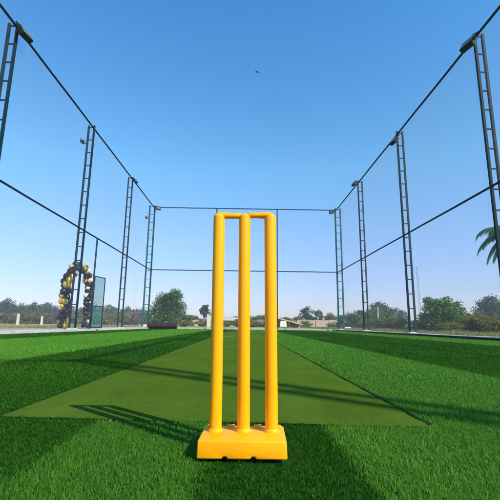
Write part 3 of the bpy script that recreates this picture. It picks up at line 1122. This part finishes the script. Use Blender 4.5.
# palm leaning in from the right
def make_palm():
    y = 26.0
    c = W(512, 231, y)
    root = empty('palm_tree', (c.x + .5, y + .3, ZG), 'tall palm outside the right net whose drooping fronds enter at the right edge', 'palm tree')
    hz = c.z - ZG
    ct = Vector((-.5, -.3, hz))
    b = MB()
    n = 14
    pts = [Vector((.35 * math.sin(i / n * 1.6) - .85 * (i / n) ** 2, -.3 * (i / n), -.1 + (hz + .1) * i / n)) for i in range(n + 1)]
    b.tube(pts, [(.24 if i == 0 else .17 - .05 * i / n) * (1 + .06 * (i % 2)) for i in range(n + 1)], 10)
    b.build('trunk', M['bark'], root, smooth=True)
    ct = pts[-1]
    r = random.Random(5)
    for k in range(24):
        az = k * 2.39996 + .3
        el = r.uniform(-.75, 1.05)
        L = r.uniform(2.5, 3.6)
        dirh = Vector((math.cos(az), math.sin(az), 0))
        side = Vector((-math.sin(az), math.cos(az), 0))
        P = [ct.copy()]
        e = el
        m_ = 12
        for i in range(m_):
            e -= (1.25 + .9 * el) / m_ * (0.35 + i / m_) * 1.35
            P.append(P[-1] + (dirh * math.cos(e) + Vector((0, 0, math.sin(e)))) * (L / m_))
        vs, fs, ts = [], [], []
        fb = MB()
        fb.tube(P, [.022 * (1 - .8 * i / m_) for i in range(m_ + 1)], 5)
        vs = [tuple(v) for v in fb.v]
        quads = [f for f in fb.f if len(f) == 4]
        V = [np.array(vs)]
        Q = [np.array(quads)]
        T = [np.full(len(vs), .4)]
        o = len(vs)
        for i in range(2, 60):
            t = i / 60 * m_
            a = int(min(t, m_ - 1))
            p = P[a].lerp(P[a + 1], t - a)
            tg = (P[a + 1] - P[a]).normalized()
            ll = .62 * math.sin(PI * (.12 + .8 * i / 60)) * r.uniform(.85, 1.1)
            for s in (-1, 1):
                d = (side * s * .8 + tg * .55 + Vector((0, 0, -.55 - .3 * r.random()))).normalized()
                w = tg * .032
                tip = p + d * ll + Vector((0, 0, -.12 * ll))
                mid_ = p + d * ll * .5
                V.append(np.array([p - w * .6, p + w * .6, mid_ + w, mid_ - w, tip + w * .15, tip - w * .15]))
                Q.append(np.array([[o, o + 1, o + 2, o + 3], [o + 3, o + 2, o + 4, o + 5]]))
                T.append(np.full(6, min(1, max(0, r.gauss(.5, .2)))))
                o += 6
        np_mesh('frond', np.concatenate(V), np.concatenate(Q), 4, M['palm'], np.concatenate(T), root)


make_palm()

# ------------------------------------------------------------------ far built things
# brick wall in the middle distance, right of the lean-to; tan mud wall left of the stumps
yw = 84.0
def far_wall(name, px0, px1, top, mt, label, np_):
    xa, xb = W(px0, 325, yw).x, W(px1, 325, yw).x
    wall = empty(name, ((xa + xb) / 2, yw, ZG), label, 'wall')
    wl = xb - xa
    wh = hgt((px0 + px1) / 2, top, yw)
    MB().box((-wl / 2, -.11, -.1), (wl / 2, .11, wh)).build('wall_body', mt, wall)
    MB().box((-wl / 2 - .03, -.16, wh + .002), (wl / 2 + .03, .16, wh + .09)).build('coping', M['concrete'], wall)
    for k in range(np_):
        x = -wl / 2 + wl * (k + .5) / np_
        MB().box((x - .17, -.2, -.1), (x + .17, -.112, wh - .02)).build('pier', mt, wall)
far_wall('brick_wall', 297, 349, 320.6, M['brick'], 'low pinkish brick wall between the lean-to and the far right corner post', 4)
far_wall('mud_wall', 180, 219, 320.8, M['tan'], 'low tan mud wall between the round tree and the left stump', 3)

# low pale house seen between the stumps
yh = 76.0
hx0, hx1 = W(220.5, 325, yh).x, W(244, 325, yh).x
hw2 = (hx1 - hx0) / 2
hh_ = hgt(245, 320.8, yh)
hr_ = hgt(245, 318.2, yh)
house = empty('pale_house', ((hx0 + hx1) / 2, yh, ZG), 'low pale house with dark openings far off between the stumps', 'house')
MB().box((-hw2, 0, -.1), (hw2, 4, hh_)).build('wall', M['tan_wall'], house)
MB().add([(-hw2 - .3, -.5, hh_ + .004), (hw2 + .3, -.5, hh_ + .004), (hw2 + .3, 4.4, hr_ + .1), (-hw2 - .3, 4.4, hr_ + .1),
          (-hw2 - .3, -.5, hh_ + .1), (hw2 + .3, -.5, hh_ + .1), (hw2 + .3, 4.4, hr_ + .2), (-hw2 - .3, 4.4, hr_ + .2)],
         [(3, 2, 1, 0), (4, 5, 6, 7), (0, 1, 5, 4), (1, 2, 6, 5), (2, 3, 7, 6), (3, 0, 4, 7)]).build('roof', M['concrete'], house)
for u in (-.62, -.05, .55):
    wn = MB().box((u * hw2 - .38, -.03, .35), (u * hw2 + .38, -.003, hh_ - .12)).build('window', M['lampbody'], house)
    MB().box((u * hw2 - .45, -.06, .26), (u * hw2 + .45, -.003, .345)).build('sill', M['concrete'], wn)
fence = empty('rail_fence', (W(247, 325, 66).x, 66, ZG), 'low dark timber fence between the middle and right stumps, far off', 'fence')
fl_ = W(270, 325, 66).x - W(247, 325, 66).x
for k in range(6):
    MB().box((fl_ * k / 5 - .06, -.06, -.1), (fl_ * k / 5 + .06, .06, .95 + .25 * (k % 2))).build('fence_post', M['wood'], fence)
for z0 in (.35, .75):
    MB().box((-.1, -.10, z0), (fl_ + .1, -.062, z0 + .13)).build('fence_rail', M['whitepaint'], fence)
near_shrub = make_shrub('shrub', 97, 1.3, 1.0, 1.15, .10, M['leaf_olive'], 22, 80)
for k, (px, yy, lab) in enumerate([(224, 63, 'in front of the pale house, just right of the left stump'), (237, 64, 'in front of the pale house, by the middle stump'), (252, 61, 'before the timber fence, just right of the middle stump'), (263, 62, 'before the timber fence, near the right stump'), (190, 66, 'before the tan mud wall, nearer the round tree'), (202, 64, 'before the tan mud wall, nearer the white pillar'), (306, 68, 'just right of the lean-to roof'), (336, 66, 'before the brick wall, nearer the corner post'), (344, 67, 'at the foot of the far right corner post')]):
    o = near_shrub if k == 0 else copy_tree(near_shrub)
    put(o, px, yy, 'small olive shrub ' + lab, 'shrub', 'small shrubs before the far walls', .8 + .1 * (k % 4), sz=.75 + .12 * (k * 3 % 4))
p = W(208.3, 325, 44)
o = MB().box((-.16, -.16, -.05), (.16, .16, hgt(208, 314, 44) - .08)).box((-.20, -.20, hgt(208, 314, 44) - .078), (.20, .20, hgt(208, 314, 44))).build('gate_pillar', M['whitepaint'], bevel=.01)
o.location = (p.x, 44, ZG)
tag(o, 'white pillar standing just left of the left stump', 'pillar')

# lean-to with a tan roof sloping down to the right, white board before it
ys = 62.0
c0, c1 = W(275, 318, ys), W(303, 326, ys)
shed = empty('lean_to', (c0.x, ys, ZG), 'small lean-to with a tan roof sloping down to the right of the stumps', 'shelter')
sl = c1.x - c0.x
h0, h1 = c0.z - ZG, max(.35, hgt(303, 325.2, ys))
rf = MB()
nR = 28
for k in range(nR):
    x0, x1 = sl * k / nR, sl * (k + 1) / nR
    z0, z1 = h0 + (h1 - h0) * k / nR, h0 + (h1 - h0) * (k + 1) / nR
    rf.add([(x0, -.3, z0), (x1, -.3, z1), (x1, 2.6, z1 + .1), (x0, 2.6, z0 + .1), (x0, -.3, z0 + .16), (x1, -.3, z1 + .16), (x1, 2.6, z1 + .26), (x0, 2.6, z0 + .26)],
           [(3, 2, 1, 0), (4, 5, 6, 7), (0, 1, 5, 4), (2, 3, 7, 6)] + ([(3, 0, 4, 7)] if k == 0 else []) + ([(1, 2, 6, 5)] if k == nR - 1 else []))
rf.build('roof', M['tan'], shed)
for x in (.12, sl * .5, sl - .15):
    zz = h0 + (h1 - h0) * x / sl
    MB().box((x - .06, -.2, -.05), (x + .06, -.08, zz - .004)).build('prop', M['wood'], shed)
bwv = [(0.05, 2.3, -.05), (sl - .05, 2.3, -.05), (sl - .05, 2.3, h1 + .05), (.05, 2.3, h0 + .05), (0.05, 2.4, -.05), (sl - .05, 2.4, -.05), (sl - .05, 2.4, h1 + .05), (.05, 2.4, h0 + .05)]
MB().add(bwv, [(0, 1, 2, 3), (7, 6, 5, 4), (0, 4, 5, 1), (1, 5, 6, 2), (2, 6, 7, 3), (3, 7, 4, 0)]).build('back_wall', M['brick'], shed)
# stacked firewood under the roof
fw = empty('log_pile', (c0.x + sl * .55, ys + .5, ZG), 'short brown log pile under the tan lean-to roof', 'log pile')
for k in range(9):
    lx, lz = (k % 4) * .26 + (k // 4) * .13, (k // 4) * .21 + .12
    MB().tube([(lx, -.3, lz), (lx + rnd.uniform(-.03, .03), .5, lz)], .115, 8).build('log', M['wood'], fw, smooth='angle')
# white board with a foot frame
wbx = W(283.5, 323, ys - 1.5).x
wb = empty('white_board', (wbx, ys - 1.5, ZG), 'white board leaning on legs in front of the lean-to', 'board')
MB().add([(-.55, -.02, .12), (.55, -.02, .12), (.42, .25, 1.02), (-.42, .25, 1.02), (-.55, .02, .12), (.55, .02, .12), (.42, .29, 1.02), (-.42, .29, 1.02)],
         [(0, 1, 2, 3), (7, 6, 5, 4), (0, 4, 5, 1), (1, 5, 6, 2), (2, 6, 7, 3), (3, 7, 4, 0)]).build('panel', M['whitepaint'], wb)
for x in (-.4, .4):
    MB().tube([(x, -.05, 0), (x * .9, .30, .9)], .025, 6).build('leg', M['steelgrey'], wb)
    MB().tube([(x, .65, 0), (x * .9, .32, .85)], .025, 6).build('leg', M['steelgrey'], wb)

# white marker posts on the left field
for px, y, top, wpx, lab in ((17.3, 46, 313.5, .13, 'taller white marker post on the left field'), (41.3, 52, 316, .12, 'shorter white marker post on the left field, nearer the balloon arch')):
    p = W(px, 325, y)
    h = hgt(px, top, y)
    o = MB().add([(-wpx, -.1, -.02), (wpx, -.1, -.02), (wpx, .1, -.02), (-wpx, .1, -.02), (-wpx * .8, -.08, h - .1), (wpx * .8, -.08, h - .1), (wpx * .8, .08, h - .1), (-wpx * .8, .08, h - .1), (0, 0, h)],
                 [(3, 2, 1, 0), (0, 1, 5, 4), (1, 2, 6, 5), (2, 3, 7, 6), (3, 0, 4, 7), (4, 5, 8), (5, 6, 8), (6, 7, 8), (7, 4, 8)]).build('marker_post', M['whitepaint'])
    o.location = (p.x, y, ZG)
    tag(o, lab, 'post', 'white marker posts')
p = W(378.5, 325, 38)
o = MB().tube([(0, 0, -.05), (0, 0, hgt(378, 307, 38) * .7), (.01, 0, hgt(378, 307, 38))], [.07, .06, .05], 8).build('stake', M['whitepaint'], smooth='angle')
o.location = (p.x, 38, ZG)
tag(o, 'thin white stake among the shrubs outside the right net', 'stake')

# power pole far right with slack wires
yp = 78.0
p = W(421, 325, yp)
ph = hgt(421, 266, yp)
pole = empty('power_pole', (p.x, yp, ZG), 'thin grey power pole rising behind the round green bush', 'power pole')
pl = MB()
for s in (-1, 1):
    pl.tube([(s * .22, 0, -.1), (s * .10, 0, ph)], .055, 6)
for k in range(14):
    z0 = ph * k / 14
    a0, a1 = .22 - .12 * k / 14, .22 - .12 * (k + 1) / 14
    sgn = 1 if k % 2 else -1
    pl.tube([(sgn * a0, 0, z0), (-sgn * a1, 0, ph * (k + 1) / 14)], .028, 5)
pl.build('lattice_mast', M['steelgrey'], pole)
arm = MB().tube([(-.75, 0, ph - .75), (.95, 0, ph + .1)], .075, 6)
arm.tube([(-.1, 0, ph - 1.5), (-.6, 0, ph - .7)], .05, 6)
am = arm.build('cross_arm', M['steelgrey'], pole)
for x, zz in ((-.65, ph - .62), (.15, ph - .22), (.85, ph + .13)):
    MB().tube([(x, 0, zz), (x, 0, zz + .12), (x, 0, zz + .26)], [.06, .11, .05], 8).build('insulator', M['ropewhite'], am, smooth=True)
wa, wb_ = W(423, 292.5, yp), W(560, 276, 70)
for k, lab in ((0, 'upper slack power wire running right from the grey pole'), (1, 'lower slack power wire running right from the grey pole')):
    a, b_ = wa - Vector((0, 0, .5 * k)), wb_ - Vector((0, 0, .6 * k))
    pts = []
    for i in range(21):
        t = i / 20
        q = a.lerp(b_, t)
        q.z -= 1.2 * 4 * t * (1 - t) * .35
        pts.append(q)
    tag(MB().tube(pts, .012, 5).build('power_wire', M['steelgrey'], smooth=True), lab, 'wire', 'power wires on the right')

# bird high up
bc = W(257.3, 72.2, 24)
bird = empty('bird', bc, 'tiny dark bird flying high in the clear sky', 'bird', rz=.5)
bird.scale = (.36, .36, .36)
MB().tube([(0, -.27, 0), (0, -.2, .01), (0, -.08, .02), (0, .08, .015), (0, .2, 0), (0, .34, -.01)], [.01, .045, .09, .085, .045, .012], 10).build('body', M['bird'], bird, smooth=True)
for s in (-1, 1):
    MB().add([(s * .05, -.1, .03), (s * .05, .1, .03), (s * .25, .11, .12), (s * .45, .14, .10), (s * .42, -.02, .11), (s * .24, -.11, .13),
              (s * .05, -.1, .012), (s * .05, .1, .012), (s * .25, .11, .105), (s * .45, .14, .09), (s * .42, -.02, .098), (s * .24, -.11, .112)],
             [(0, 1, 2, 5), (5, 2, 3, 4), (11, 8, 7, 6), (10, 9, 8, 11), (0, 5, 11, 6), (5, 4, 10, 11), (4, 3, 9, 10), (3, 2, 8, 9), (2, 1, 7, 8), (1, 0, 6, 7)]).build('wing', M['bird'], bird)

# ------------------------------------------------------------------ air
hz = MB().box((-4200, -4200, -1.0), (4200, 4200, 19.0)).build('haze', bpy.data.materials.new('haze_air'))
hm = hz.data.materials[0]
hm.use_nodes = True
hm.node_tree.nodes.remove(hm.node_tree.nodes['Principled BSDF'])
pv = hm.node_tree.nodes.new('ShaderNodeVolumePrincipled')
pv.inputs['Color'].default_value = (0.86, 0.91, 1.0, 1)
pv.inputs['Density'].default_value = 0.0006
pv.inputs['Anisotropy'].default_value = 0.0
hm.node_tree.links.new(pv.outputs[0], hm.node_tree.nodes['Material Output'].inputs['Volume'])
tag(hz, kind='stuff')
S.cycles.volume_bounces = 0

# ------------------------------------------------------------------ light
SUN_EL, SUN_AZ = math.radians(38.8), math.atan2(0.749, -0.663)
sd = Vector((math.sin(SUN_AZ) * math.cos(SUN_EL), math.cos(SUN_AZ) * math.cos(SUN_EL), math.sin(SUN_EL)))
sl_ = bpy.data.lights.new('sun', 'SUN')
sl_.energy = 4.3
sl_.angle = math.radians(0.53)
sl_.color = (1.0, 0.93, 0.80)
so = bpy.data.objects.new('sun', sl_)
COL.objects.link(so)
so.rotation_euler = sd.to_track_quat('Z', 'Y').to_euler()
so.location = (20, -20, 30)

wd = bpy.data.worlds.new('World')
S.world = wd
wd.use_nodes = True
nt = wd.node_tree
bg = nt.nodes['Background']
sky = nt.nodes.new('ShaderNodeTexSky')
sky.sky_type = 'NISHITA'
sky.sun_disc = False
sky.sun_elevation = SUN_EL
sky.sun_rotation = SUN_AZ
sky.altitude = 100
sky.air_density = 1.1
sky.dust_density = 0.3
sky.ozone_density = 4.0
tc = nt.nodes.new('ShaderNodeTexCoord')
sx = nt.nodes.new('ShaderNodeSeparateXYZ')
nt.links.new(tc.outputs['Generated'], sx.inputs[0])
cr = nt.nodes.new('ShaderNodeValToRGB')
e = cr.color_ramp.elements
for q_, c_ in ((0.0, (0.53, 0.49, 0.64)), (0.10, (0.61, 0.59, 0.73)), (0.22, (0.70, 0.76, 0.86)), (0.38, (0.64, 0.99, 1.03))):
    n_ = e.new(q_) if q_ else e[0]
    n_.position = q_
    n_.color = c_ + (1,)
e[-1].position, e[-1].color = 0.75, (0.34, 0.92, 1.2, 1)
nt.links.new(sx.outputs['Z'], cr.inputs['Fac'])
vm = nt.nodes.new('ShaderNodeVectorMath')
vm.operation = 'MULTIPLY'
nt.links.new(sky.outputs[0], vm.inputs[0])
nt.links.new(cr.outputs[0], vm.inputs[1])
nt.links.new(vm.outputs[0], bg.inputs['Color'])
bg.inputs['Strength'].default_value = 0.15

vs_ = S.view_settings
vs_.view_transform = 'Standard'
vs_.look = 'None'
vs_.exposure = 0.62
vs_.gamma = 1.0
vs_.use_curve_mapping = False
S.cycles.max_bounces = 6
S.cycles.diffuse_bounces = 3
S.cycles.transparent_max_bounces = 8
S.cycles.use_denoising = True
